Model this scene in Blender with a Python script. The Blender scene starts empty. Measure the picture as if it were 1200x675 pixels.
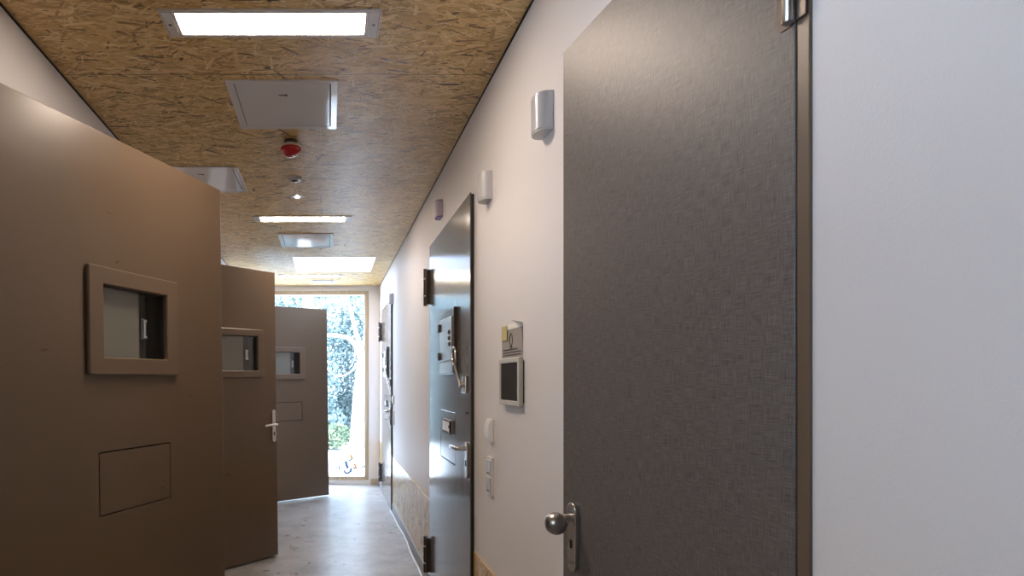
import bpy, bmesh, math, random
from mathutils import Vector, Matrix
random.seed(7)
sc = bpy.context.scene
COL = sc.collection
PI = math.pi
# ------------------------------------------------------------------ camera
H_EYE, F_PX = 1.36, 700.0
cam = bpy.data.cameras.new('camera'); cam_o = bpy.data.objects.new('camera', cam); COL.objects.link(cam_o)
cam_o.location = (0, 0, H_EYE); cam_o.rotation_euler = (PI/2, 0, 0)
cam.sensor_width = 36; cam.lens = 36*F_PX/1200
cam.shift_x = (600-385)/1200; cam.shift_y = (447-337.5)/1200
cam.clip_start = 0.02; cam.clip_end = 300
sc.camera = cam_o
vs = sc.view_settings
sc.display_settings.display_device = 'sRGB'
vs.view_transform = 'Standard'; vs.look = 'None'; vs.gamma = 1; vs.use_curve_mapping = False
vs.exposure = 1.16
try:
    sc.cycles.use_denoising = True
    sc.cycles.max_bounces = 10; sc.cycles.diffuse_bounces = 6; sc.cycles.glossy_bounces = 4
    sc.cycles.transparent_max_bounces = 12
    sc.cycles.sample_clamp_indirect = 6
except Exception:
    pass
# ------------------------------------------------------------------ room numbers
CEIL, XR, XL, YE, YB = 2.62, 0.675, -1.094, 7.87, -2.6
# ------------------------------------------------------------------ materials
def mat(name, base, rough=.5, metal=0., spec=.5, emit=None, strength=0., trans=0., coat=0.):
    m = bpy.data.materials.new(name); m.use_nodes = True
    b = m.node_tree.nodes['Principled BSDF']
    b.inputs['Base Color'].default_value = (*base, 1)
    b.inputs['Roughness'].default_value = rough
    b.inputs['Metallic'].default_value = metal
    b.inputs['Specular IOR Level'].default_value = spec
    b.inputs['Transmission Weight'].default_value = trans
    b.inputs['Coat Weight'].default_value = coat
    if emit:
        b.inputs['Emission Color'].default_value = (*emit, 1)
        b.inputs['Emission Strength'].default_value = strength
    return m
def nt(m): return m.node_tree.nodes, m.node_tree.links, m.node_tree.nodes['Principled BSDF']
def coords(m, scale=(1, 1, 1), rot=(0, 0, 0), loc=(0, 0, 0)):
    n, l, b = nt(m)
    tc = n.new('ShaderNodeTexCoord'); mp = n.new('ShaderNodeMapping')
    mp.inputs['Scale'].default_value = scale; mp.inputs['Rotation'].default_value = rot; mp.inputs['Location'].default_value = loc
    l.new(tc.outputs['Object'], mp.inputs['Vector'])
    return mp.outputs['Vector']
def noise(m, vec, scale, detail=3, rough=.5):
    n, l, b = nt(m)
    t = n.new('ShaderNodeTexNoise'); t.inputs['Scale'].default_value = scale
    t.inputs['Detail'].default_value = detail; t.inputs['Roughness'].default_value = rough
    l.new(vec, t.inputs['Vector']); return t.outputs['Fac']
def ramp(m, fac, stops):
    n, l, b = nt(m)
    r = n.new('ShaderNodeValToRGB'); e = r.color_ramp.elements
    while len(e) < len(stops): e.new(.5)
    for k, (p, c) in enumerate(stops):
        e[k].position = p; e[k].color = (*c, 1) if len(c) == 3 else c
    l.new(fac, r.inputs['Fac']); return r.outputs['Color']
def bump(m, fac, strength, dist=.002):
    n, l, b = nt(m)
    t = n.new('ShaderNodeBump'); t.inputs['Strength'].default_value = strength; t.inputs['Distance'].default_value = dist
    l.new(fac, t.inputs['Height'])
    l.new(t.outputs['Normal'], b.inputs['Normal'])
def mth(m, op, a, b_=None, c=None):
    n, l, b = nt(m)
    t = n.new('ShaderNodeMath'); t.operation = op
    for k, v in enumerate((a, b_, c)):
        if v is None: continue
        if isinstance(v, (int, float)): t.inputs[k].default_value = v
        else: l.new(v, t.inputs[k])
    return t.outputs[0]
def mixc(m, fac, a, b_):
    n, l, b = nt(m)
    t = n.new('ShaderNodeMix'); t.data_type = 'RGBA'
    for sock, v in ((t.inputs[0], fac), (t.inputs[6], a), (t.inputs[7], b_)):
        if isinstance(v, (int, float)): sock.default_value = v
        elif isinstance(v, tuple): sock.default_value = (*v, 1)
        else: l.new(v, sock)
    return t.outputs[2]
def mixf(m, fac, a, b_):
    n, l, b = nt(m)
    t = n.new('ShaderNodeMix'); t.data_type = 'FLOAT'
    for sock, v in ((t.inputs[0], fac), (t.inputs[2], a), (t.inputs[3], b_)):
        if isinstance(v, (int, float)): sock.default_value = v
        else: l.new(v, sock)
    return t.outputs[0]

def osb(name, axes, seams=False):
    """strand board: every strand carries its own wood tone (mesh attribute), fibres and seams come from noise"""
    m = mat(name, (.4, .25, .12), .40, spec=.5); n, l, b = nt(m)
    tc = n.new('ShaderNodeTexCoord'); sp = n.new('ShaderNodeSeparateXYZ'); l.new(tc.outputs['Object'], sp.inputs[0])
    cb = n.new('ShaderNodeCombineXYZ'); l.new(sp.outputs[axes[0]], cb.inputs[0]); l.new(sp.outputs[axes[1]], cb.inputs[1])
    at = n.new('ShaderNodeAttribute'); at.attribute_name = 'tone'
    mp = n.new('ShaderNodeMapping'); mp.vector_type = 'TEXTURE'; mp.inputs['Scale'].default_value = (.05, .0025, 1); l.new(cb.outputs[0], mp.inputs['Vector'])
    fb = n.new('ShaderNodeTexNoise'); fb.noise_dimensions = '2D'; fb.inputs['Scale'].default_value = 1; fb.inputs['Detail'].default_value = 2; l.new(mp.outputs[0], fb.inputs['Vector'])
    val = mth(m, 'ADD', at.outputs['Fac'], mth(m, 'MULTIPLY', mth(m, 'SUBTRACT', fb.outputs['Fac'], .5), .45))
    col = ramp(m, val, [(0, (.07, .034, .011)), (.14, (.29, .160, .047)), (.36, (.64, .41, .148)), (.62, (.81, .58, .26)), (.95, (.90, .73, .42))])
    if seams:
        f = mth(m, 'ABSOLUTE', mth(m, 'SUBTRACT', mth(m, 'FRACT', mth(m, 'DIVIDE', mth(m, 'SUBTRACT', sp.outputs[1], 2.45-12.5-.625), 1.25)), .5))
        col = mixc(m, mth(m, 'MULTIPLY', mth(m, 'LESS_THAN', f, .0022), .75), col, (.05, .028, .012))
    l.new(col, b.inputs['Base Color'])
    bump(m, fb.outputs['Fac'], .12, .002)
    return m
def strands(bm, n, u0, u1, v0, v1, put, spread=22, holes=()):
    """flat wood strands pressed into a board face; put(u, v, d) with d = height over the face; returns face tones"""
    tones = {}; rnd = random.Random(31)
    for _ in range(n):
        cu, cv = rnd.uniform(u0, u1), rnd.uniform(v0, v1)
        k = rnd.random()
        ln, wd = (rnd.uniform(.06, .13), rnd.uniform(.006, .016)) if k < .45 else ((rnd.uniform(.03, .10), rnd.uniform(.002, .006)) if k < .93 else (rnd.uniform(.008, .022), rnd.uniform(.003, .006)))
        a = math.radians(rnd.gauss(0, spread) if rnd.random() < .85 else rnd.uniform(-90, 90)); d = rnd.uniform(.0002, .0016)
        c, s_ = math.cos(a), math.sin(a); hl, hw = ln/2, wd/2
        o = [(-hl, -hw*rnd.uniform(-.4, .8)), (-hl*rnd.uniform(.75, .95), hw), (hl*rnd.uniform(.7, .9), hw*rnd.uniform(.7, 1)), (hl, hw*rnd.uniform(-.6, .6)), (hl*rnd.uniform(.7, .9), -hw), (-hl*rnd.uniform(.6, .9), -hw)]
        pts = [(cu+x*c-y*s_, cv+x*s_+y*c) for x, y in o]
        if any(not (u0 < p < u1 and v0 < q < v1) for p, q in pts) or any(h[0] < p < h[1] and h[2] < q < h[3] for p, q in pts for h in holes): continue
        f = bm.faces.new([bm.verts.new(put(p, q, d)) for p, q in pts])
        t = rnd.gauss(.42, .17) if k < .45 else (rnd.gauss(.54, .27) if k < .93 else rnd.gauss(.04, .06))
        tones[f.index if False else len(bm.faces)-1] = min(max(t, 0), 1)
    return tones
def board(name, bm, base_faces, tones, m):
    me = bpy.data.meshes.new(name); bm.to_mesh(me); bm.free()
    at = me.attributes.new('tone', 'FLOAT', 'FACE')
    vals = [.36]*len(me.polygons)
    for i, t in tones.items(): vals[i] = t
    at.data.foreach_set('value', vals)
    o = bpy.data.objects.new(name, me); COL.objects.link(o); me.materials.append(M[m]); o['kind'] = 'structure'
    return o

def wall_paint(name, base, strength=.25, scale=260):
    m = mat(name, base, .5, spec=.4)
    v = coords(m)
    bump(m, noise(m, v, scale, 2, .6), strength, .002)
    return m
M = {}
M['ceiling'] = osb('osb_board', (0, 1), True)
M['dado'] = osb('osb_dado', (2, 1), False); M['dado'].node_tree.nodes['Principled BSDF'].inputs['Roughness'].default_value = .26; M['dado'].node_tree.nodes['Principled BSDF'].inputs['Specular IOR Level'].default_value = 1.0
M['wall'] = wall_paint('white_wall_paint', (.735, .712, .705))
m = mat('grey_screed', (.5, .5, .5), .33, spec=.5); v = coords(m)
c = ramp(m, noise(m, v, 4.5, 8, .70), [(.28, (.20, .193, .187)), (.5, (.31, .30, .29)), (.72, (.42, .407, .395))])
sp_ = ramp(m, noise(m, v, 95, 2, .5), [(.22, (.45, .43, .41)), (.27, (1, 1, 1))])
n_, l_, b_ = nt(m); mm = n_.new('ShaderNodeMix'); mm.data_type = 'RGBA'; mm.blend_type = 'MULTIPLY'; mm.inputs[0].default_value = 1
l_.new(c, mm.inputs[6]); l_.new(sp_, mm.inputs[7]); l_.new(mm.outputs[2], b_.inputs['Base Color'])
l_.new(mth(m, 'ADD', mth(m, 'MULTIPLY', noise(m, v, 6, 4, .6), .35), .15), b_.inputs['Roughness'])
bump(m, noise(m, v, 30, 5, .65), .30, .004); M['floor'] = m

def powder(name, base, rough, grain=.08, streak=True):
    m = mat(name, base, rough, spec=.5); v = coords(m)
    n, l, b = nt(m)
    if streak:   # faint wipe marks
        s = noise(m, coords(m, (3, 3, 9), (0, .5, .2)), 2.2, 5, .65)
        l.new(mth(m, 'ADD', mth(m, 'MULTIPLY', s, .22), rough-.11), b.inputs['Roughness'])
    bump(m, noise(m, v, 420, 2, .5), grain, .001)
    return m
M['brown'] = powder('brown_powder_coat', (.126, .086, .055), .32)
M['brown_frame'] = powder('brown_frame_coat', (.136, .094, .062), .38, streak=False)
m = mat('linen_laminate', (.12, .105, .095), .42, spec=.5)
a1 = noise(m, coords(m, (900, 900, 34)), 1, 2, .6); a2 = noise(m, coords(m, (34, 34, 900)), 1, 2, .6)
w = mth(m, 'MULTIPLY', mth(m, 'ADD', a1, a2), .5)
c = ramp(m, w, [(.36, (.066, .057, .051)), (.5, (.132, .115, .104)), (.64, (.205, .181, .165))]); n_, l_, b_ = nt(m); l_.new(c, b_.inputs['Base Color'])
bump(m, w, .2, .0012); M['linen'] = m
m = mat('steel_sheet', (.2, .19, .18), .26, metal=.2, spec=.4)
n_, l_, b_ = nt(m)
s = noise(m, coords(m, (16, 16, 1.3)), 1.6, 4, .5)
l_.new(ramp(m, s, [(.3, (.125, .112, .102)), (.7, (.175, .160, .148))]), b_.inputs['Base Color'])
l_.new(mth(m, 'ADD', mth(m, 'MULTIPLY', s, .09), .10), b_.inputs['Roughness'])
M['steel_sheet'] = m
M['steel'] = mat('satin_stainless', (.62, .60, .57), .24, metal=1)
M['knob'] = mat('brushed_knob', (.42, .41, .40), .3, metal=1)
M['chrome'] = mat('chrome', (.85, .85, .85), .1, metal=1)
M['dark_frame'] = mat('dark_frame_coat', (.035, .03, .027), .4)
M['dark_steel'] = mat('dark_hinge_steel', (.10, .085, .075), .35, metal=.8)
M['black'] = mat('black_rubber_and_shade', (.012, .012, .013), .6)
M['shutter'] = mat('grey_shutter_paint', (.20, .178, .145), .5)
M['enamel'] = mat('white_enamel', (.66, .645, .64), .07, spec=.5)
M['light_frame'] = mat('grey_fixture_frame', (.62, .59, .57), .4)
M['diffuser'] = mat('lit_diffuser', (.9, .9, .9), .5, emit=(1, .82, .68), strength=30)
M['led'] = mat('lit_led', (.9, .9, .9), .4, emit=(.9, .97, 1), strength=30)
M['plastic'] = mat('pale_grey_plastic', (.50, .50, .51), .22)
M['white_plastic'] = mat('white_plastic', (.78, .77, .75), .3)
M['purple'] = mat('purple_plastic', (.20, .13, .36), .35)
M['lilac'] = mat('lilac_plastic', (.62, .58, .72), .3)
M['red'] = mat('red_plastic', (.36, .008, .012), .12)
M['bezel'] = mat('beige_bezel', (.50, .48, .42), .4)
M['screen'] = mat('dark_screen', (.015, .014, .014), .12)
M['paper'] = mat('grey_paper', (.36, .335, .31), .8)
M['paper_white'] = mat('white_paper', (.85, .84, .80), .7)
M['note'] = mat('yellow_note_paper', (.56, .49, .23), .8)
M['ink'] = mat('ink', (.05, .05, .05), .8)
M['baseboard'] = mat('grey_baseboard', (.30, .30, .31), .45)
M['cable'] = mat('white_cable', (.72, .72, .72), .35)
M['larch'] = mat('larch_wood', (.50, .39, .26), .5)
nz = noise(M['larch'], coords(M['larch'], (60, 60, 3)), 1, 4)
l_ = M['larch'].node_tree.links; l_.new(ramp(M['larch'], nz, [(.3, (.40, .33, .235)), (.7, (.54, .46, .345))]), M['larch'].node_tree.nodes['Principled BSDF'].inputs['Base Color'])
def glass(name, tint=(.96, .98, .98)):
    m = bpy.data.materials.new(name); m.use_nodes = True; n = m.node_tree.nodes; l = m.node_tree.links
    n.clear(); o = n.new('ShaderNodeOutputMaterial'); x = n.new('ShaderNodeMixShader'); t = n.new('ShaderNodeBsdfTransparent'); g = n.new('ShaderNodeBsdfGlossy')
    lw = n.new('ShaderNodeLayerWeight'); pw = n.new('ShaderNodeMath'); pw.operation = 'POWER'; pw.inputs[1].default_value = 5
    f = n.new('ShaderNodeMath'); f.operation = 'MULTIPLY_ADD'; f.inputs[1].default_value = .96; f.inputs[2].default_value = .04   # Schlick, alike on both faces
    lw.inputs['Blend'].default_value = .5; l.new(lw.outputs['Facing'], pw.inputs[0]); l.new(pw.outputs[0], f.inputs[0])
    t.inputs['Color'].default_value = (*tint, 1); g.inputs['Roughness'].default_value = .02
    l.new(f.outputs[0], x.inputs[0]); l.new(t.outputs[0], x.inputs[1]); l.new(g.outputs[0], x.inputs[2]); l.new(x.outputs[0], o.inputs[0])
    return m
M['glass'] = glass('window_glass'); M['dome'] = glass('tinted_dome', (.55, .555, .565))
m = mat('tree_bark', (.42, .37, .32), .9); v = coords(m, (9, 9, 2))
bk = noise(m, v, 2.5, 5, .7); n_, l_, b_ = nt(m); l_.new(ramp(m, bk, [(.3, (.26, .24, .22)), (.7, (.56, .53, .50))]), b_.inputs['Base Color']); bump(m, bk, .6, .02); M['bark'] = m
def leafmat(name, a, b):
    m = mat(name, a, .55, spec=.3); n, l, p = nt(m)
    oi = n.new('ShaderNodeTexNoise'); oi.inputs['Scale'].default_value = 5; tc = n.new('ShaderNodeTexCoord'); l.new(tc.outputs['Object'], oi.inputs['Vector'])
    l.new(ramp(m, oi.outputs['Fac'], [(.35, a), (.65, b)]), p.inputs['Base Color']); return m
M['leaf_blue'] = leafmat('blue_green_leaf', (.12, .18, .175), (.28, .35, .34))
M['leaf_green'] = leafmat('yellow_green_leaf', (.085, .125, .075), (.20, .23, .13))
m = mat('pale_gravel', (.6, .58, .54), .9); gv = noise(m, coords(m), 14, 5, .7); n_, l_, b_ = nt(m)
l_.new(ramp(m, gv, [(.3, (.62, .60, .57)), (.7, (.80, .785, .76))]), b_.inputs['Base Color']); M['gravel'] = m
M['paint_blue'] = mat('blue_window_paint', (.12, .24, .52), .6)
M['paint_orange'] = mat('orange_window_paint', (.85, .38, .20), .6)
M['paint_yellow'] = mat('yellow_window_paint', (.90, .66, .12), .6)
# ------------------------------------------------------------------ mesh helpers
def link(name, bm, material, parent=None, smooth=False, bev=0., loc=None, segs=2):
    me = bpy.data.meshes.new(name)
    bmesh.ops.recalc_face_normals(bm, faces=bm.faces[:])
    bm.to_mesh(me); bm.free()
    o = bpy.data.objects.new(name, me); COL.objects.link(o)
    me.materials.append(M[material] if isinstance(material, str) else material)
    if smooth:
        for p in me.polygons: p.use_smooth = True
        try: me.set_sharp_from_angle(angle=math.radians(40))
        except Exception: pass
    if bev:
        b = o.modifiers.new('bevel', 'BEVEL'); b.width = bev; b.segments = segs; b.limit_method = 'ANGLE'; b.angle_limit = math.radians(40)
    if parent: o.parent = parent
    if loc is not None: o.location = loc
    return o
def box(bm, x0, x1, y0, y1, z0, z1, mtx=None):
    vsx = [bm.verts.new(Vector((x, y, z)) if mtx is None else mtx @ Vector((x, y, z))) for x in (x0, x1) for y in (y0, y1) for z in (z0, z1)]
    for f in ((0, 1, 3, 2), (4, 6, 7, 5), (0, 4, 5, 1), (2, 3, 7, 6), (0, 2, 6, 4), (1, 5, 7, 3)):
        bm.faces.new([vsx[i] for i in f])
def B(*a, **k):
    bm = bmesh.new(); box(bm, *a, **k); return bm
def grid_slab(us, vs_, holes, w0, w1, axes='xz'):
    """slab in the plane of axes with rectangular holes, thickness w0..w1 on the third axis"""
    us = sorted(set(us + [h[0] for h in holes] + [h[1] for h in holes])); vs_ = sorted(set(vs_ + [h[2] for h in holes] + [h[3] for h in holes]))
    bm = bmesh.new(); cache = {}
    def V(u, v, w):
        k = (round(u, 5), round(v, 5), w)
        if k not in cache:
            p = {'xz': (u, w, v), 'yz': (w, u, v), 'xy': (u, v, w)}[axes]
            cache[k] = bm.verts.new(p)
        return cache[k]
    def solid(i, j):
        if i < 0 or j < 0 or i >= len(us)-1 or j >= len(vs_)-1: return False
        cu, cv = (us[i]+us[i+1])/2, (vs_[j]+vs_[j+1])/2
        return not any(h[0] < cu < h[1] and h[2] < cv < h[3] for h in holes)
    for i in range(len(us)-1):
        for j in range(len(vs_)-1):
            if not solid(i, j): continue
            a, b, c, d = us[i], us[i+1], vs_[j], vs_[j+1]
            for w in (w0, w1): bm.faces.new([V(a, c, w), V(b, c, w), V(b, d, w), V(a, d, w)])
            for (di, dj, p, q) in ((-1, 0, (a, c), (a, d)), (1, 0, (b, c), (b, d)), (0, -1, (a, c), (b, c)), (0, 1, (a, d), (b, d))):
                if not solid(i+di, j+dj):
                    bm.faces.new([V(*p, w0), V(*q, w0), V(*q, w1), V(*p, w1)])
    return bm
def frame(bm_u0, u1, v0, v1, bu, bv, w0, w1, axes='xz'):
    return grid_slab([bm_u0, u1], [v0, v1], [(bm_u0+bu, u1-bu, v0+bv, v1-bv)], w0, w1, axes)
def tube(bm, pts, r, seg=12, cap=True, closed=False):
    pts = [Vector(p) for p in pts]; rings = []; N = len(pts)
    rr = r if isinstance(r, (list, tuple)) else [r]*N
    up = None
    for i, p in enumerate(pts):
        if closed: t = pts[(i+1) % N]-pts[i-1]
        else: t = pts[min(i+1, N-1)]-pts[max(i-1, 0)]
        t.normalize()
        if up is None:
            up = Vector((0, 0, 1)) if abs(t.z) < .9 else Vector((1, 0, 0))
        a = t.cross(up).normalized(); b = a.cross(t).normalized(); up = b
        rings.append([bm.verts.new(p + rr[i]*(math.cos(2*PI*k/seg)*a + math.sin(2*PI*k/seg)*b)) for k in range(seg)])
    for i in range(N if closed else N-1):
        A, Bq = rings[i], rings[(i+1) % N]
        for k in range(seg): bm.faces.new([A[k], A[(k+1) % seg], Bq[(k+1) % seg], Bq[k]])
    if cap and not closed:
        bm.faces.new(rings[0][::-1]); bm.faces.new(rings[-1])
def T(pts, r, seg=12, closed=False):
    bm = bmesh.new(); tube(bm, pts, r, seg, closed=closed); return bm
def lathe(prof, mtx=None, seg=32):
    """prof = [(r, h)...] about local z"""
    bm = bmesh.new(); rings = []
    for r, h in prof:
        if r < 1e-6: rings.append([bm.verts.new((0, 0, h))])
        else: rings.append([bm.verts.new((r*math.cos(2*PI*k/seg), r*math.sin(2*PI*k/seg), h)) for k in range(seg)])
    for A, Bq in zip(rings, rings[1:]):
        for k in range(seg):
            k2 = (k+1) % seg
            if len(A) == 1 and len(Bq) == 1: continue
            if len(A) == 1: bm.faces.new([A[0], Bq[k], Bq[k2]])
            elif len(Bq) == 1: bm.faces.new([A[k], A[k2], Bq[0]])
            else: bm.faces.new([A[k], A[k2], Bq[k2], Bq[k]])
    if len(rings[0]) > 1: bm.faces.new(rings[0][::-1])
    if len(rings[-1]) > 1: bm.faces.new(rings[-1])
    if mtx is not None: bmesh.ops.transform(bm, matrix=mtx, verts=bm.verts[:])
    return bm
def prism(outline, w0, w1, put):
    """extrude a 2D outline; put(u, v, w) -> xyz"""
    bm = bmesh.new()
    a = [bm.verts.new(put(u, v, w0)) for u, v in outline]; b = [bm.verts.new(put(u, v, w1)) for u, v in outline]
    bm.faces.new(a[::-1]); bm.faces.new(b)
    for k in range(len(a)): bm.faces.new([a[k], a[(k+1) % len(a)], b[(k+1) % len(a)], b[k]])
    return bm
def rounded(u0, u1, v0, v1, r, n=8):
    out = []
    for cx, cy, a0 in ((u1-r, v1-r, 0), (u0+r, v1-r, 90), (u0+r, v0+r, 180), (u1-r, v0+r, 270)):
        for k in range(n+1):
            a = math.radians(a0+90*k/n); out.append((cx+r*math.cos(a), cy+r*math.sin(a)))
    return out
def tag(o, label=None, cat=None, group=None, kind=None):
    if label: o['label'] = label
    if cat: o['category'] = cat
    if group: o['group'] = group
    if kind: o['kind'] = kind
    return o
def thing(name, label, cat, loc=(0, 0, 0), rotz=0, group=None, kind='thing'):
    o = bpy.data.objects.new(name, None); COL.objects.link(o); o.empty_display_size = .1
    o.location = loc; o.rotation_euler = (0, 0, rotz)
    return tag(o, label, cat, group, kind)
def struct(name, bm, m, parent=None, **k):
    o = link(name, bm, m, parent, **k)
    if not parent: o['kind'] = 'structure'
    return o
def dup(o, parent=None, **k):
    c = o.copy(); COL.objects.link(c)
    if parent: c.parent = parent
    for ch in list(o.children): dup(ch, c)
    return c
def recolour(o, fr, to):
    pass
# ------------------------------------------------------------------ the room
struct('floor', B(-3.4, 1.9, YB-.2, YE+.2, -.15, 0), 'floor')
SK = (-.367, .483, 6.04, 6.84)
bm = grid_slab([-3.4, 1.9], [YB-.2, YE+.2], [SK], CEIL, CEIL+.14, 'xy')
bmesh.ops.recalc_face_normals(bm, faces=bm.faces[:])
board('ceiling', bm, 0, strands(bm, 52000, XL+.001, XR-.001, .3, YE-.001, lambda u, v, d: (u, v, CEIL-d), 24, [SK]), 'ceiling')
# right wall: an opening for the service door only (the steel doors close against the wall face)
struct('wall_right', grid_slab([YB, YE], [0, CEIL], [(.856, 1.500, 0, 2.19)], XR, XR+.2, 'yz'), 'wall')
LEFT_OPEN = [(1.70, 2.70, 0, 2.17), (4.25, 4.86, 0, 2.17), (6.50, 7.50, 0, 2.17), (-.50, .55, 1.40, 2.30)]
struct('wall_left', grid_slab([YB, YE], [0, CEIL], LEFT_OPEN, XL-.2, XL, 'yz'), 'wall')
WIN = (-.98, .530, .055, 2.555)
struct('wall_back', grid_slab([XL, XR], [0, CEIL], [(WIN[0], WIN[1], WIN[2], WIN[3])], YE, YE+.2, 'xz'), 'wall')
struct('wall_front', B(-3.4, 1.9, YB-.2, YB, 0, CEIL), 'wall')
struct('wall_cells', B(-3.4, -3.2, .80, YE+.2, 0, CEIL), 'wall')
struct('wall_closet', B(1.7, 1.9, YB, YE+.2, 0, CEIL), 'wall')
for k, y in enumerate((.90, 3.4, 5.6, YE)):
    struct(f'wall_partition_{k+1}', B(-3.2, XL-.2, y, y+.12, 0, CEIL), 'wall')
for k, y in enumerate((.60, 1.80)):
    struct(f'wall_closet_partition_{k+1}', B(XR+.2, 1.7, y, y+.1, 0, CEIL), 'wall')
# OSB dado and grey baseboards along the right wall
for k, (y0, y1) in enumerate(((1.56, 2.755), (3.885, 6.262), (7.395, YE-.001))):
    bm = B(XR-.006, XR+.01, y0, y1, .085, .575); bmesh.ops.recalc_face_normals(bm, faces=bm.faces[:])
    board(f'trim_{k+1}', bm, 0, strands(bm, int(3600*(y1-y0)*.49), .086, .574, y0+.001, y1-.001, lambda u, v, d: (XR-.006-d, v, u), 24), 'dado')
    struct(f'baseboard_right_{k+1}', B(XR-.010, XR+.01, y0, y1, 0, .088), 'baseboard', bev=.003)
# black strips standing in for the dark shadow gap where the ceiling boards meet the walls
struct('trim_4', B(XR-.004, XR+.01, .3, YE, CEIL-.008, CEIL-.001), 'black')
struct('trim_5', B(XL-.01, XL+.004, .3, YE, CEIL-.008, CEIL-.001), 'black')
struct('baseboard_back', B(.555, .655, YE-.015, YE+.01, 0, .078), 'larch')
# far window
w1 = bpy.data.objects.new('window_1', None); COL.objects.link(w1); w1.location = ((WIN[0]+WIN[1])/2, YE+.06, WIN[2]); w1['kind'] = 'structure'
def under(o, root):
    o.parent = root; o.matrix_parent_inverse = Matrix.Translation(-Vector(root.location)); return o
under(link('window_frame', frame(WIN[0], WIN[1], WIN[2], WIN[3], .055, .050, YE+.02, YE+.10), 'larch', bev=.004), w1)
under(link('pane', B(WIN[0]+.05, WIN[1]-.05, YE+.055, YE+.062, WIN[2]+.045, WIN[3]-.045), 'glass'), w1)
# window beside the camera, on the left
w2 = bpy.data.objects.new('window_2', None); COL.objects.link(w2); w2.location = (XL-.1, 0, 1.40); w2['kind'] = 'structure'
under(link('window_frame', frame(-.50, .55, 1.40, 2.30, .055, .05, XL-.14, XL-.06, 'yz'), 'larch', bev=.004), w2)
under(link('pane', B(XL-.103, XL-.097, -.45, .50, 1.445, 2.255), 'glass'), w2)
# skylight shaft and dome
w3 = bpy.data.objects.new('window_3', None); COL.objects.link(w3); w3.location = (.058, 6.44, CEIL); w3['kind'] = 'structure'
M['shaft'] = mat('white_shaft', (.84, .85, .87), .6)
under(link('shaft_lining', frame(SK[0]-.03, SK[1]+.03, SK[2]-.03, SK[3]+.03, .03, .03, CEIL+.14, CEIL+.50, 'xy'), 'shaft'), w3)
under(link('lining', frame(SK[0], SK[1], SK[2], SK[3], .006, .006, CEIL-.004, CEIL+.14, 'xy'), 'shaft'), w3)
def dome():
    bm = bmesh.new(); n = 10; g = []
    for i in range(n+1):
        row = []
        for j in range(n+1):
            u, v = i/n, j/n
            row.append(bm.verts.new((SK[0]-.02+(SK[1]-SK[0]+.04)*u, SK[2]-.02+(SK[3]-SK[2]+.04)*v, CEIL+.50+.12*(16*u*(1-u)*v*(1-v))**.5)))
        g.append(row)
    for i in range(n):
        for j in range(n): bm.faces.new([g[i][j], g[i+1][j], g[i+1][j+1], g[i][j+1]])
    return bm
under(link('pane', dome(), 'dome', smooth=True), w3)
# steel surrounds of the cell doors on the left, proud of the wall
def surround(n, y0, y1):
    bm = grid_slab([y0-.06, y1+.06], [0, 2.25], [(y0, y1, -1, 2.17)], XL, -.985, 'yz')
    struct(f'door_{n}', bm, 'brown_frame', bev=.004)
surround(1, 1.70, 2.70); surround(2, 4.25, 4.86); surround(3, 6.50, 7.50)
# service door surround: thin steel frame in the right wall
bm = grid_slab([.833, 1.523], [0, 2.212], [(.856, 1.500, -1, 2.19)], XR-.004, XR+.05, 'yz')
struct('door_4', bm, 'brown_frame', bev=.002)

# ------------------------------------------------------------------ cell doors on the left
LEAN = .0125
def place_leaf(root, hx, hy, ang):
    root.location = (hx + 1.36*LEAN, hy, 0)
    root.matrix_world = Matrix.Translation((hx+H_EYE*LEAN, hy, .0)) @ Matrix.Rotation(-LEAN, 4, 'Y') @ Matrix.Rotation(ang, 4, 'Z')
LT = .06
def leaf_window(root, u0, u1, z0, z1, b):
    link('window_frame', frame(u0, u1, z0, z1, b, b*.92, -.017, 0), 'brown_frame', root, bev=.004, segs=1)
    bx0, bx1, bz0, bz1 = u0+b, u1-b, z0+b*.92, z1-b*.92
    link('window_reveal', frame(bx0-.02, bx1+.02, bz0-.02, bz1+.02, .02, .02, .004, .105), 'dark_frame', root)
    link('recess_back', B(bx0-.02, bx1+.02, .100, .110, bz0-.02, bz1+.02), 'dark_frame', root)
    sh = link('shutter', B(bx0-.01, bx1-.108, .026, .038, bz0-.01, bz1+.01), 'shutter', root)
    link('pane', B(bx0-.008, bx1+.008, .012, .018, bz0-.008, bz1+.008), 'glass', root)
    # latch seen through the pane
    cu, cz = bx1-.068, (bz0+bz1)/2-.008
    la = link('latch', B(cu-.014, cu+.014, .036, .048, cz-.040, cz+.040), 'steel', root, bev=.003)
    link('latch_pin', T([(cu-.006, .032, cz-.034), (cu-.006, .032, cz+.034)], .006), 'chrome', la, smooth=True)
    for d in (-1, 1):
        link('latch_screw', lathe([(.006, 0), (.005, .004), (0, .005)], Matrix.Translation((cu+.008, .036, cz+d*.030)) @ Matrix.Rotation(PI/2, 4, 'X'), 12), 'chrome', la, smooth=True)
    link('window_stop', B(bx1-.108, bx1-.048, .0485, .0995, bz0, bz1), 'dark_frame', root)
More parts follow.
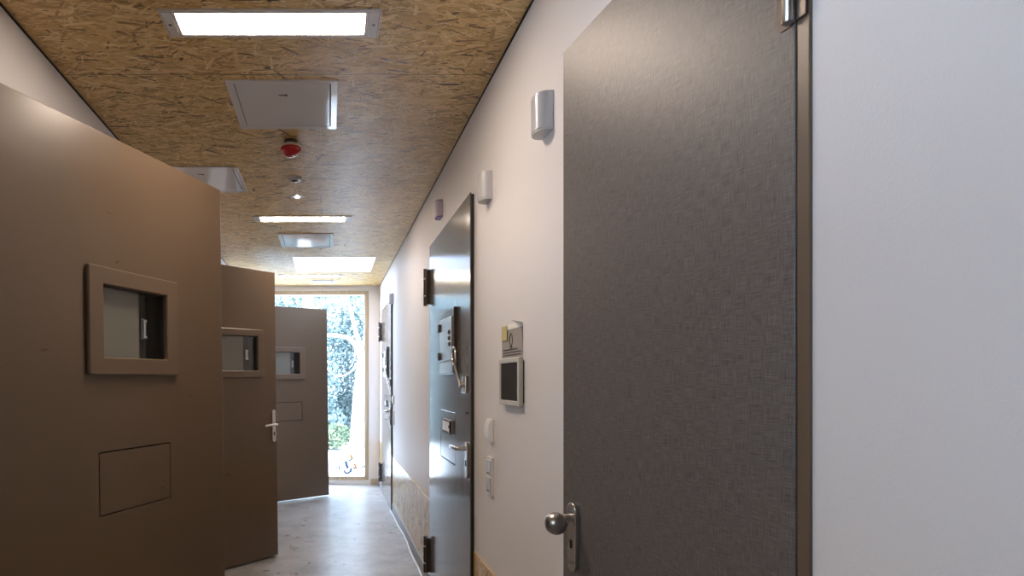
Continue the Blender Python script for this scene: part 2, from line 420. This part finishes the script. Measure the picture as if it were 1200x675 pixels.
def cell_leaf(name, L, win, b, hatch, label, top=2.2):
    root = thing(name, label, 'door')
    u0, u1, z0, z1 = win
    holes = [(u0+b-.002, u1-b+.002, z0+b*.92-.002, z1-b*.92+.002)]
    if hatch: holes.append(hatch)
    link('leaf', grid_slab([0, L], [.012, top], holes, 0, LT), 'brown', root, bev=.0025)
    # rebate lip behind the leaf
    link('rebate', frame(.02, L-.022, .014, top+.004, .05, .05, LT, LT+.012), 'brown_frame', root)
    leaf_window(root, u0, u1, z0, z1, b)
    if hatch:
        g = .0035; h = hatch
        ha = link('food_hatch', B(h[0]+g, h[1]-g, .0005, .03, h[2]+g, h[3]-g), 'brown', root, bev=.0015)
        link('hatch_seal', B(h[0], h[1], .032, .045, h[2], h[3]), 'black', root)
    for hz in (.30, 1.10, 1.92):
        hg = link('hinge', T([(-.012, .02, hz-.09), (-.012, .02, hz+.09)], .013, 14), 'dark_steel', root, smooth=True)
    return root
cd = cell_leaf('cell_door', 1.09, (.324, .772, 1.38, 1.743), .065, (.374, .736, .905, 1.12), 'nearest brown steel cell door on the left, standing ajar, its top edge cut off by the frame')
cd['label'] = 'large brown steel cell door nearest the camera, open at left, framed window above a hatch'
cd2 = dup(cd)
cd2['label'] = 'brown steel cell door farthest down the corridor, open in front of the tall window'
place_leaf(cd, -.9246, 1.650, math.atan2(.908, .419))
place_leaf(cd2, -.924, 6.456, math.atan2(.5448, .8386))
nd = cell_leaf('narrow_door', .68, (.10, .55, 1.385, 1.745), .055, None, 'narrow brown door with silver lever handle, second of three open doors at left')
place_leaf(nd, -.890, 4.160, math.atan2(.704, .710))
def lever(root, u, z, sgn, length, put, plate_w=.034, zlo=-.135, zhi=.115, t=.009, out=.052, name='lever_handle'):
    """put(u, z, w): w = distance out of the face"""
    lh = link(name, prism(rounded(u-plate_w/2, u+plate_w/2, z+zlo, z+zhi, plate_w*.45), 0, t, put), 'steel', root, bev=.002, smooth=True)
    pts = [put(u, z, t*.5), put(u, z, out*.6), put(u, z, out*.85), put(u+sgn*.008, z, out*.97), put(u+sgn*.022, z, out), put(u+sgn*length*.6, z+.001, out), put(u+sgn*length, z-.002, out*.94)]
    link('lever', T(pts, [.0105, .0105, .0105, .0105, .0105, .0100, .0095], 14), 'steel', lh, smooth=True)
    link('keyhole', prism(rounded(u-.006, u+.006, z-.085, z-.055, .005), t, t+.0012, put), 'black', lh)
    return lh
lever(nd, .648, 1.022, -1, .125, lambda u, z, w: (u, -w, z))

# ------------------------------------------------------------------ steel cell doors on the right wall
def steel_door():
    root = thing('steel_door', None, 'door', (.655, 3.87, 0))
    XF = 0.0                                        # face at local x = 0, leaf runs to local y = -1.107
    L = 1.107
    y = lambda Y: Y-3.87
    hatch = (y(3.089), y(3.486), .925, 1.195)
    link('leaf', grid_slab([-L, 0], [.010, 2.235], [hatch], 0, .006, 'yz'), 'steel_sheet', root, bev=.0015)
    link('edge_shade', B(.006, .0195, -L+.004, -.004, .012, 2.229), 'black', root)  # black strip, painted-in shade of the gap behind the leaf edge
    # observation shutter: raised box plate, flap, two hinge blocks, ribbed strip
    sh = link('shutter_plate', B(-.017, .0, y(3.435), y(3.046), 1.40, 1.743), 'steel_sheet', root, bev=.002)
    link('shutter_flap', B(-.023, -.016, y(3.40), y(3.085), 1.475, 1.70), 'steel', sh, bev=.002)
    for z in (1.66, 1.50):
        link('shutter_hinge', B(-.032, -.0165, y(3.425), y(3.385), z-.022, z+.022), 'dark_steel', sh, bev=.002)
    for k in range(3):
        link('shutter_knob', B(-.030, -.022, y(3.135), y(3.115), 1.545+.032*k, 1.565+.032*k), 'dark_steel', sh, bev=.002)
    bm = bmesh.new()
    link('ribbed_strip', B(-.0205, -.0165, y(3.42), y(3.075), 1.408, 1.462), 'steel', sh, bev=.001)
    link('shutter_edge', B(-.0165, -.001, y(3.0455), y(3.042), 1.402, 1.741), 'dark_steel', sh)
    # lock plate, and the latch arm with its loop
    lp = link('lock_plate', B(-.012, .0, y(2.895), y(2.81), 1.305, 1.385), 'steel', root, bev=.003)
    link('lock_knob', lathe([(.014, 0), (.014, .016), (.010, .020), (0, .021)], Matrix.Translation((-.010, y(2.87), 1.345)) @ Matrix.Rotation(-PI/2, 4, 'Y'), 20), 'chrome', lp, smooth=True)
    la = link('latch_arm', T([(-.022, y(2.87), 1.345), (-.026, y(2.89), 1.375), (-.032, y(2.93), 1.425), (-.034, y(2.945), 1.447)], [.009, .008, .007, .0065], 10), 'steel', root, smooth=True)
    pts = []
    for k in range(24):
        a = 2*PI*k/24; c_, s_ = math.cos(a), math.sin(a)
        pts.append((-.035, y(2.955)+.040*c_+.004*s_, 1.487+.042*(abs(s_)**.8)*(1 if s_ > 0 else -1)))
    link('loop', T(pts, .0062, 8, closed=True), 'steel', la, smooth=True)
    # food hatch
    g = .0045
    ht = link('food_hatch', B(.0005, .006, hatch[0]+g, hatch[1]-g, hatch[2]+g, hatch[3]-g), 'steel_sheet', root, bev=.001)
    pl = link('hatch_lock', B(-.006, .001, y(3.40), y(3.17), 1.078, 1.152), 'white_plastic', ht, bev=.001)
    link('hatch_latch', B(-.012, -.005, y(3.185), y(3.165), 1.078, 1.15), 'black', pl)
    link('keyhole', lathe([(.009, 0), (.009, .002)], Matrix.Translation((-.006, y(3.22), 1.115)) @ Matrix.Rotation(-PI/2, 4, 'Y'), 14), 'black', pl)
    for q in range(6):
        for zz in (1.083, 1.147):
            link('rivet', lathe([(.0075, 0), (.005, .003), (0, .0035)], Matrix.Translation((-.006, y(3.385-.03*q), zz)) @ Matrix.Rotation(-PI/2, 4, 'Y'), 8), 'dark_steel', pl)
    for q in (0, 1):
        link('screw', lathe([(.006, 0), (.004, .004), (0, .004)], Matrix.Translation((0, y(2.85-.03*q), 1.21)) @ Matrix.Rotation(-PI/2, 4, 'Y'), 10), 'dark_steel', root)
    lever(root, y(2.805), 1.045, 1, .125, lambda u, z, w: (-w, u, z), zlo=-.14, zhi=.03, plate_w=.036, t=.012, out=.06)
    # two barrel hinges at the far edge, three knuckles with bright rings
    for z0, z1 in ((1.85, 2.09), (.12, .355)):
        hg = link('hinge', B(-.026, .0, -.018, .02, z0+.008, z1-.008), 'dark_steel', root, bev=.003)
        link('barrel', T([(-.026, .012, z0), (-.026, .012, z1)], .0125, 16), 'dark_steel', hg, smooth=True)
        for f in (.27, .73):
            zc = z0+(z1-z0)*f
            link('bearing_ring', T([(-.026, .012, zc-.005), (-.026, .012, zc+.005)], .0145, 16), 'chrome', hg, smooth=True)
    return root
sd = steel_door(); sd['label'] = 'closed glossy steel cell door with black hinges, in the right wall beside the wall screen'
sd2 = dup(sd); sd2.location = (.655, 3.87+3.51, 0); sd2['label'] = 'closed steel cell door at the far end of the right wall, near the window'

# ------------------------------------------------------------------ service door, ajar, on the right
svd = thing('service_door', 'dark grey-brown laminate door, ajar, with round knob, largest door at right', 'door', (.674, .858, 0), math.atan2(.994, -.110))
link('leaf', B(.004, .674, -.042, 0, .010, 2.2), 'linen', svd, bev=.002)
pu = .674-.060
put = lambda u, z, w: (u, w, z)
pt = link('knob_plate', prism(rounded(pu-.019, pu+.019, .893, 1.062, .0185), 0, .0115, put), 'steel', svd, bev=.002, smooth=True)
kb = link('knob', lathe([(.0, .088), (.010, .087), (.019, .082), (.0255, .073), (.0275, .064), (.0265, .055), (.022, .047), (.015, .0425), (.010, .041), (.010, .035), (.0, .035)][::-1], Matrix.Translation((pu, 0, 1.012)) @ Matrix.Translation((0, -.012, 0)) @ Matrix.Rotation(-PI/2, 4, 'X'), 40), 'knob', svd, smooth=True)
link('spindle', T([(pu, .008, 1.026), (pu, .030, 1.025), (pu, .040, 1.017)], [.0095, .0095, .0085], 18), 'steel', kb, smooth=True)
bm = prism(rounded(pu-.0055, pu+.0055, .950, .972, .005), .0115, .0125, put)
link('keyhole', bm, 'black', pt)
hg = link('hinge', lathe([(.0085, 1.878), (.0095, 1.88), (.0095, 2.04), (.0085, 2.042)], Matrix.Translation((.006, .008, 0)), 24), 'steel', svd, smooth=True)
link('hinge_plate', prism(rounded(.003, .033, 1.876, 2.05, .008), -.001, .002, put), 'dark_steel', hg)
for o in [x for x in svd.children if x.name.startswith('hinge')]:
    h2 = dup(o, svd); h2.location.z -= 1.65
# hinge blade on the frame
link('hinge_blade', B(XR-.008, XR-.004, .834, .853, 1.874, 2.05), 'dark_steel', bpy.data.objects['door_4'], bev=.003)

# ------------------------------------------------------------------ ceiling fixtures
def light_fixture(x0, x1, y0, y1):
    cx, cy = (x0+x1)/2, (y0+y1)/2; W, D = (x1-x0)/2, (y1-y0)/2
    r = thing('ceiling_light', None, 'light', (cx, cy, CEIL))
    bx = .053; by = .019
    link('fixture_frame', grid_slab([-W, W], [-D, D], [(-W+bx, W-bx, -D+by, D-by)], -.007, 0, 'xy'), 'light_frame', r, bev=.0015)
    link('diffuser', B(-W+bx, W-bx, -D+by, D-by, -.0055, -.001), 'diffuser', r)
    for s in (-1, 1):
        link('end_cap', B(min(s*(W-.006), s*(W-bx+.012)), max(s*(W-.006), s*(W-bx+.012)), -D+.008, D-.008, -.0085, -.006), 'light_frame', r, bev=.001)
        for e in (.006, bx-.012):
            link('cap_joint', B(s*(W-e)-.0011, s*(W-e)+.0011, -D+.006, D-.006, -.0080, -.0065), 'dark_steel', r)
        link('screw', lathe([(0, -.0095), (.005, -.0095), (.006, -.0085), (.006, -.008)][::-1], Matrix.Translation((s*(W-.022), 0, 0)), 12), 'dark_steel', r)
    return r
L1 = light_fixture(-.578, .180, 2.018, 2.178); L1['label'] = 'lit recessed ceiling light nearest the camera, long white panel in pale frame'; L1['group'] = 'lit panels across the ceiling'
for (yy, lab) in ((4.618, 'lit narrow ceiling light between the small spotlight and the grey hatch'),
                  (7.12, 'lit ceiling light just beyond the skylight, farthest along the corridor')):
    d = dup(L1); d.location = ((-.578+.18)/2 + (0 if yy < 5 else -.01), yy, CEIL)
    d['label'] = lab
def access_hatch(x0, x1, y0, y1, label):
    cx, cy = (x0+x1)/2, (y0+y1)/2; W, D = (x1-x0)/2, (y1-y0)/2
    r = thing('access_hatch', label, 'hatch', (cx, cy, CEIL), 0, 'white access hatches in the ceiling')
    link('hatch_frame', grid_slab([-W, W], [-D, D], [(-W+.033, W-.030, -D+.022, D-.036)], -.010, 0, 'xy'), 'enamel', r, bev=.002)
    link('gap_lining', B(-W+.03, W-.028, -D+.02, D-.033, -.002, -.0005), 'black', r)
    fl = link('flap', B(-W+.0365, W-.035, -D+.024, D-.038, -.0095, -.0022), 'enamel', r, bev=.0015)
    kx, ky = .0, -.085
    bm = lathe([(.008, -.0105), (.008, -.0094)], Matrix.Translation((kx+.010, -D+.12, 0)), 14); box(bm, kx-.022, kx+.006, -D+.1165, -D+.1235, -.0105, -.0094)
    link('keyhole', bm, 'black', fl)
    return r
access_hatch(-.433, .040, 2.49, 2.96, 'white metal access hatch in the ceiling, between nearest light and red detector')
access_hatch(-1.005, -.533, 3.49, 3.95, 'white access hatch in the ceiling, partly hidden behind the nearest open door')
access_hatch(-.432, .043, 5.07, 5.56, 'white access hatch in the ceiling, between narrow light and skylight')
access_hatch(-.20, .07, 7.40, 7.66, 'small access hatch in the ceiling beside the far window')
# red alarm detector
r = thing('alarm_detector', 'red domed detector on a white ring, hanging from the ceiling', 'detector', (-.197, 3.125, CEIL))
link('base', lathe([(.0, -.022), (.035, -.022), (.036, -.002), (.036, 0)][::-1], None, 28), 'dark_steel', r, smooth=True)
link('ring', lathe([(.0, -.040), (.050, -.040), (.048, -.026), (.036, -.020), (.0, -.020)][::-1], None, 32), 'bezel', r, smooth=True)
link('dome', lathe([(0, -.084), (.018, -.083), (.031, -.078), (.040, -.069), (.047, -.064), (.053, -.056), (.055, -.047), (.053, -.040), (.0, -.039)][::-1], None, 32), 'red', r, smooth=True)
r = thing('smoke_detector', 'small pale round detector on the ceiling seam behind the red one', 'detector', (-.208, 3.69, CEIL))
link('body', lathe([(.0, -.020), (.022, -.022), (.034, -.020), (.042, -.010), (.044, 0)][::-1], None, 32), 'plastic', r, smooth=True)
link('sensor', lathe([(.0, -.030), (.012, -.029), (.022, -.022), (.022, -.018), (0, -.018)][::-1], None, 24), 'dark_steel', r, smooth=True)
r = thing('ceiling_spotlight', 'tiny lit spotlight in a diamond plate on the ceiling', 'light', (-.212, 4.06, CEIL), PI/4)
link('plate', B(-.040, .040, -.040, .040, -.006, 0), 'light_frame', r, bev=.002)
link('lens', lathe([(0, -.012), (.008, -.011), (.014, -.008), (.014, -.005), (0, -.005)][::-1], None, 24), 'led', r, smooth=True)

# ------------------------------------------------------------------ right wall fixtures
def signal_lamp(y0, y1, z0, z1, label, body='plastic', cap='plastic', depth=.05):
    cy = (y0+y1)/2; W = (y1-y0)/2; h = z1-z0
    r = thing('signal_lamp', label, 'lamp', (XR, cy, z0))
    out = [(W, 0), (W, .008)] + [(W*math.cos(a), .008+(depth-.008)*math.sin(a)**.75) for a in [PI*k/18 for k in range(1, 18)]] + [(-W, .008), (-W, 0)]
    put = lambda u, v, w: (-v, u, w)
    link('cover', prism(out, .006, h-.006, put), body, r, smooth=True, bev=.0015)
    sm = [(u*.965, v*.96) for u, v in out]
    link('end_cap', prism(sm, 0, .0065, put), cap, r, smooth=True)
    link('end_cap', prism(sm, h-.0065, h, put), cap, r, smooth=True)
    return r
signal_lamp(1.79, 1.878, 2.118, 2.235, 'grey curved wall lamp beside the top of the ajar laminate door')
signal_lamp(2.456, 2.544, 2.113, 2.230, 'grey curved wall lamp at the near top corner of the glossy steel door')
signal_lamp(6.19, 6.278, 2.165, 2.275, 'grey wall lamp at the top corner of the far steel door')
signal_lamp(3.53, 3.62, 2.335, 2.437, 'small purple-tinted wall lamp above the glossy steel door', 'lilac', 'purple', .04)
# screen on the wall
r = thing('wall_screen', 'dark touch screen in a beige frame on the right wall below a paper', 'screen', (XR, 2.17, 1.273))
link('casing', B(-.012, 0, -.108, .116, .012, .16), 'dark_steel', r)
link('bezel', frame(-.116, .124, 0, .172, .020, .018, -.021, -.006, 'yz'), 'bezel', r, bev=.0025)
link('display', B(-.018, -.008, -.098, .106, .0165, .1555), 'screen', r)
# paper notice
def sheet(y0, y1, z0, z1, curl):
    bm = bmesh.new(); n = 10; g = []
    for i in range(n+1):
        row = []
        for j in range(n+1):
            u, v = i/n, j/n
            c = curl*max(0, (1-u)*v-.72)**1.5*8
            row.append(bm.verts.new((-.002-c, y0+(y1-y0)*u, z0+(z1-z0)*v)))
        g.append(row)
    for i in range(n):
        for j in range(n): bm.faces.new([g[i][j], g[i+1][j], g[i+1][j+1], g[i][j+1]])
    return bm
r = thing('paper_notice', 'grey printed paper notice taped above the wall screen', 'notice', (XR, 2.195, 1.447))
o = link('sheet', sheet(-.120, .122, -.002, .105, 0), 'paper', r); sf = o.modifiers.new('thick', 'SOLIDIFY'); sf.thickness = .0012
o = link('white_margin', sheet(-.122, .124, .105, .125, .03), 'paper_white', r); sf = o.modifiers.new('thick', 'SOLIDIFY'); sf.thickness = .0012
for k, (z, a) in enumerate(((.030, .07), (.019, .11), (.009, .105))):
    link('text_line', B(-.0042, -.0030, -a, .10, z, z+.0028), 'ink', r)
pts = [(-.0035, .004+.017*math.cos(t)*(1-.3*math.sin(t)), .068+.022*math.sin(t)) for t in [2*PI*k/18 for k in range(18)]]
link('symbol', T(pts, .0012, 6, closed=True), 'ink', r)
pts = [(-.0035, .004+.010*math.cos(t), .040+.006*math.sin(t)) for t in [2*PI*k/14 for k in range(14)]]
link('symbol', T(pts, .0012, 6, closed=True), 'ink', r)
o = link('sticky_note', B(XR-.0062, XR-.0050, 2.240, 2.308, 1.515, 1.570), 'note'); tag(o, 'yellow sticky note on the corner of the grey notice', 'note', kind='thing')
# switches
def call_button(y, z, label):
    r = thing('call_button', label, 'switch', (XR, y, z), 0, 'call buttons beside the cell doors')
    link('plate', B(-.010, 0, -.038, .038, 0, .094), 'white_plastic', r, bev=.002)
    put = lambda u, v, w: (-u, w, v)
    out = [(.009, .006)] + [(.011+.012*math.sin(PI*(.12+.80*k/10)), .006+.082*k/10) for k in range(11)] + [(.009, .088)]
    link('rocker', prism(out, -.032, .032, put), 'white_plastic', r, smooth=True, bev=.001)
    return r
def double_switch(y, z, label):
    r = thing('double_switch', label, 'switch', (XR, y, z), 0, 'double switches beside the cell doors')
    link('plate', B(-.009, 0, -.038, .038, 0, .160), 'white_plastic', r, bev=.002)
    for k in (0, 1):
        s = link('rocker', B(-.0145, -.008, -.028, .028, .014+.072*k, .074+.072*k), 'plastic', r, bev=.002)
        link('indicator', B(-.0155, -.014, -.012, .012, .018+.072*k, .024+.072*k), 'ink', s)
    return r
call_button(2.475, 1.110, 'white curved call button between the glossy steel door and the wall screen')
call_button(6.15, 1.125, 'white call button beside the far steel door')
double_switch(2.475, .888, 'white double switch below the curved call button by the glossy steel door')
double_switch(6.15, .905, 'white double switch beside the far steel door')
# loose cable at the foot of the right wall
pts = []
for k in range(60):
    Y = 3.2+(6.25-3.2)*k/59
    pts.append((XR-.026-.010*math.sin(Y*2.1)-.004*math.sin(Y*7), Y, .0075))
tag(link('cable', T(pts, .0072, 8), 'cable', smooth=True), 'thin white cable lying along the foot of the right wall', 'cable', kind='thing')

# ------------------------------------------------------------------ paint marks on the far window
def WP(x, y): s = 700/(YE+.052); return ((x-385)/s, YE+.0545, H_EYE-(y-447)/s)
r = thing('window_drawing', 'blue, orange and yellow marks painted low on the far window', 'drawing', WP(405, 548))
def stroke(name, pix, rad, m):
    pts = [Vector(WP(*p))-Vector(r.location) for p in pix]
    bm = T([(p.x, 0, p.z) for p in pts], rad*2.1, 8); 
    bmesh.ops.scale(bm, vec=(1, .25, 1), verts=bm.verts[:]); link(name, bm, m, r, smooth=True)
stroke('blue_stroke', [(393.5, 550), (395, 547.5), (397.5, 549), (397.5, 545.5), (397.5, 550.5), (401, 548)], .006, 'paint_blue')
stroke('blue_stroke', [(403, 551), (404.5, 554), (408, 554.5), (411, 552), (411.5, 548)], .008, 'paint_blue')
stroke('blue_stroke', [(405, 540), (406.5, 546), (408, 549)], .010, 'paint_blue')
stroke('blue_stroke', [(408.5, 540), (412.5, 538.5)], .005, 'paint_blue')
stroke('blue_stroke', [(413, 548.5), (418, 549)], .005, 'paint_blue')
stroke('blue_stroke', [(423, 548), (425.5, 547), (428, 546)], .005, 'paint_blue')
stroke('orange_dot', [(415, 546.5), (417.8, 545.5)], .017, 'paint_orange')
stroke('yellow_dot', [(410.8, 536), (413, 535.2)], .018, 'paint_yellow')

# ------------------------------------------------------------------ outside
struct('ground', B(-40, 40, YE+.25, 60, -.35, -.12), 'gravel')
struct('ground_side', B(-40, -3.45, -30, YE+.2, -.35, -.12), 'gravel')
def crown(name, n, fn, size, m, parent):
    bm = bmesh.new()
    for _ in range(n):
        p = fn(); a = Vector((random.gauss(0, 1), random.gauss(0, 1), random.gauss(0, 1))).normalized()
        b = a.cross(Vector((random.gauss(0, 1), random.gauss(0, 1), random.gauss(0, 1)))).normalized()
        s = size*random.uniform(.6, 1.3)
        q = [p-a*s, p+b*s*.38, p+a*s, p-b*s*.38]
        bm.faces.new([bm.verts.new(v) for v in q])
    return link(name, bm, m, parent)
def tree(loc, label, limbs, crowns, group=None, name='tree', mleaf='leaf_blue', size=.06):
    r = thing(name, label, 'tree', loc, 0, group)
    for k, (pts, rad) in enumerate(limbs):
        # smooth the limb with a Catmull-Rom pass
        P = [Vector(p) for p in pts]; out = []; rr = []
        for i in range(len(P)-1):
            p0, p1, p2, p3 = P[max(i-1, 0)], P[i], P[i+1], P[min(i+2, len(P)-1)]
            for q in range(6):
                t = q/6
                out.append(.5*((2*p1)+(p2-p0)*t+(2*p0-5*p1+4*p2-p3)*t*t+(3*p1-p0-3*p2+p3)*t**3)); rr.append(rad[i]+(rad[i+1]-rad[i])*t)
        out.append(P[-1]); rr.append(rad[-1])
        link('trunk' if k == 0 else 'branch', T(out, rr, 10), 'bark', r, smooth=True)
    for (c, rad, n) in crowns:
        c = Vector(c)
        def fn():
            while True:
                v = Vector((random.uniform(-1, 1), random.uniform(-1, 1), random.uniform(-1, 1)))
                if v.length < 1: return c+Vector((v.x*rad[0], v.y*rad[1], v.z*rad[2]))
        crown('foliage', n, fn, size, mleaf, r)
    return r
TY = 11.0
def TP(x, y, dy=0.): s = 700/(TY+dy); return ((x-385)/s-.52, dy, H_EYE+.12-(y-447)/s)
tree((.52, TY, -.12), 'pale leaning tree trunk with bare curving branches outside the far window', [
    ([TP(416, 545), TP(418, 510), TP(420, 470), TP(425, 425), TP(434, 380), TP(440, 300), TP(445, 200)], [.14, .12, .11, .10, .085, .07, .04]),
    ([TP(424, 430), TP(420, 412), TP(412, 399, .1), TP(400, 394, .15), TP(383, 393, .2), TP(355, 398, .3)], [.055, .05, .04, .034, .03, .022]),
    ([TP(426, 420), TP(421, 402), TP(415, 382, .1), TP(411, 362, .1), TP(405, 347, .1), TP(395, 338, .1), TP(380, 325, .1)], [.05, .045, .035, .03, .026, .022, .015]),
    ([TP(425, 415), TP(417, 428, -.1), TP(408, 438, -.1), TP(396, 441, -.1), TP(387, 436, -.1), TP(380, 428, -.1)], [.018, .015, .012, .010, .008, .005]),
    ([TP(413, 397, .1), TP(416, 410), TP(415, 422), TP(409, 432)], [.010, .008, .006, .004]),
    ([TP(405, 347, .1), TP(395, 365, .1), TP(389, 375), TP(384, 372)], [.016, .012, .01, .006]),
    ], [])
tree((-.55, 13.5, -.12), 'pale straight tree trunk seen above the farthest open door', [
    ([(0, 0, 0), (.02, 0, 1.2), (.06, 0, 2.4), (.10, 0, 3.6), (.2, 0, 5.5)], [.16, .15, .14, .12, .08]), 
    ([(.06, 0, 2.9), (.4, -.2, 3.2), (.9, -.2, 3.3)], [.05, .04, .02])], [((.2, .2, 5.6), (1.6, 1.2, 1.2), 2500)])
shr = [(-2.6, 17.2, 3.3), (-1.05, 14.9, 2.9), (.5, 17.2, 3.5), (2.05, 14.9, 2.9), (3.65, 17.2, 3.3), (-4.3, 14.9, 2.9)]
for k, (x, y, h) in enumerate(shr):
    tree((x, y, -.12), 'blue-green leafy bush beyond the bare tree outside the window', [([(0, 0, 0), (.05, 0, h*.5), (0, .05, h*.9)], [.07, .05, .02])],
         [((0, 0, .55), (1.5, .9, .6), 5500), ((0, 0, h*.5), (1.35, 1.0, h*.52), 10500), ((.1, .2, h*1.15), (1.3, .9, h*.5), 7000)], 'blue-green bushes outside the window', 'bush', 'leaf_blue', .062)
for k, (x, y) in enumerate(((.12, 12.9), (1.0, 12.6))):
    tree((x, y, -.12), 'low yellow-green shrub at the foot of the bushes outside the window', [([(0, 0, 0), (.02, 0, .3)], [.03, .01])],
         [((0, 0, .30), (.42, .40, .28), 1500)], 'low shrubs outside the window', 'shrub', 'leaf_green', .05)

# ------------------------------------------------------------------ light: sky, plus sampling portals in the openings
SKY = 15.0
wd = bpy.data.worlds.new('sky'); sc.world = wd; wd.use_nodes = True
n = wd.node_tree.nodes; l = wd.node_tree.links; bg = n['Background']
bg.inputs['Color'].default_value = (.60, .745, 1.0, 1)
# overcast sky: three times brighter overhead than at the horizon
tc = n.new('ShaderNodeTexCoord'); sx = n.new('ShaderNodeSeparateXYZ'); l.new(tc.outputs['Generated'], sx.inputs[0])
cl = n.new('ShaderNodeMath'); cl.operation = 'MAXIMUM'; cl.inputs[1].default_value = 0; l.new(sx.outputs[2], cl.inputs[0])
ov = n.new('ShaderNodeMath'); ov.operation = 'MULTIPLY_ADD'; ov.inputs[1].default_value = SKY*2/3; ov.inputs[2].default_value = SKY/3
l.new(cl.outputs[0], ov.inputs[0]); l.new(ov.outputs[0], bg.inputs['Strength'])
def portal(name, loc, rot, sx, sy):
    d = bpy.data.lights.new(name, 'AREA'); d.shape = 'RECTANGLE'; d.size = sx; d.size_y = sy; d.cycles.is_portal = True
    o = bpy.data.objects.new(name, d); COL.objects.link(o); o.location = loc; o.rotation_euler = rot
portal('sky_portal', (-.22, YE+.19, 1.3), (-PI/2, 0, 0), 1.5, 2.5)
portal('sky_portal', (XL-.19, .025, 1.85), (0, -PI/2, 0), .9, 1.05)
portal('sky_portal', (.058, 6.44, CEIL+.49), (0, 0, 0), .85, .8)
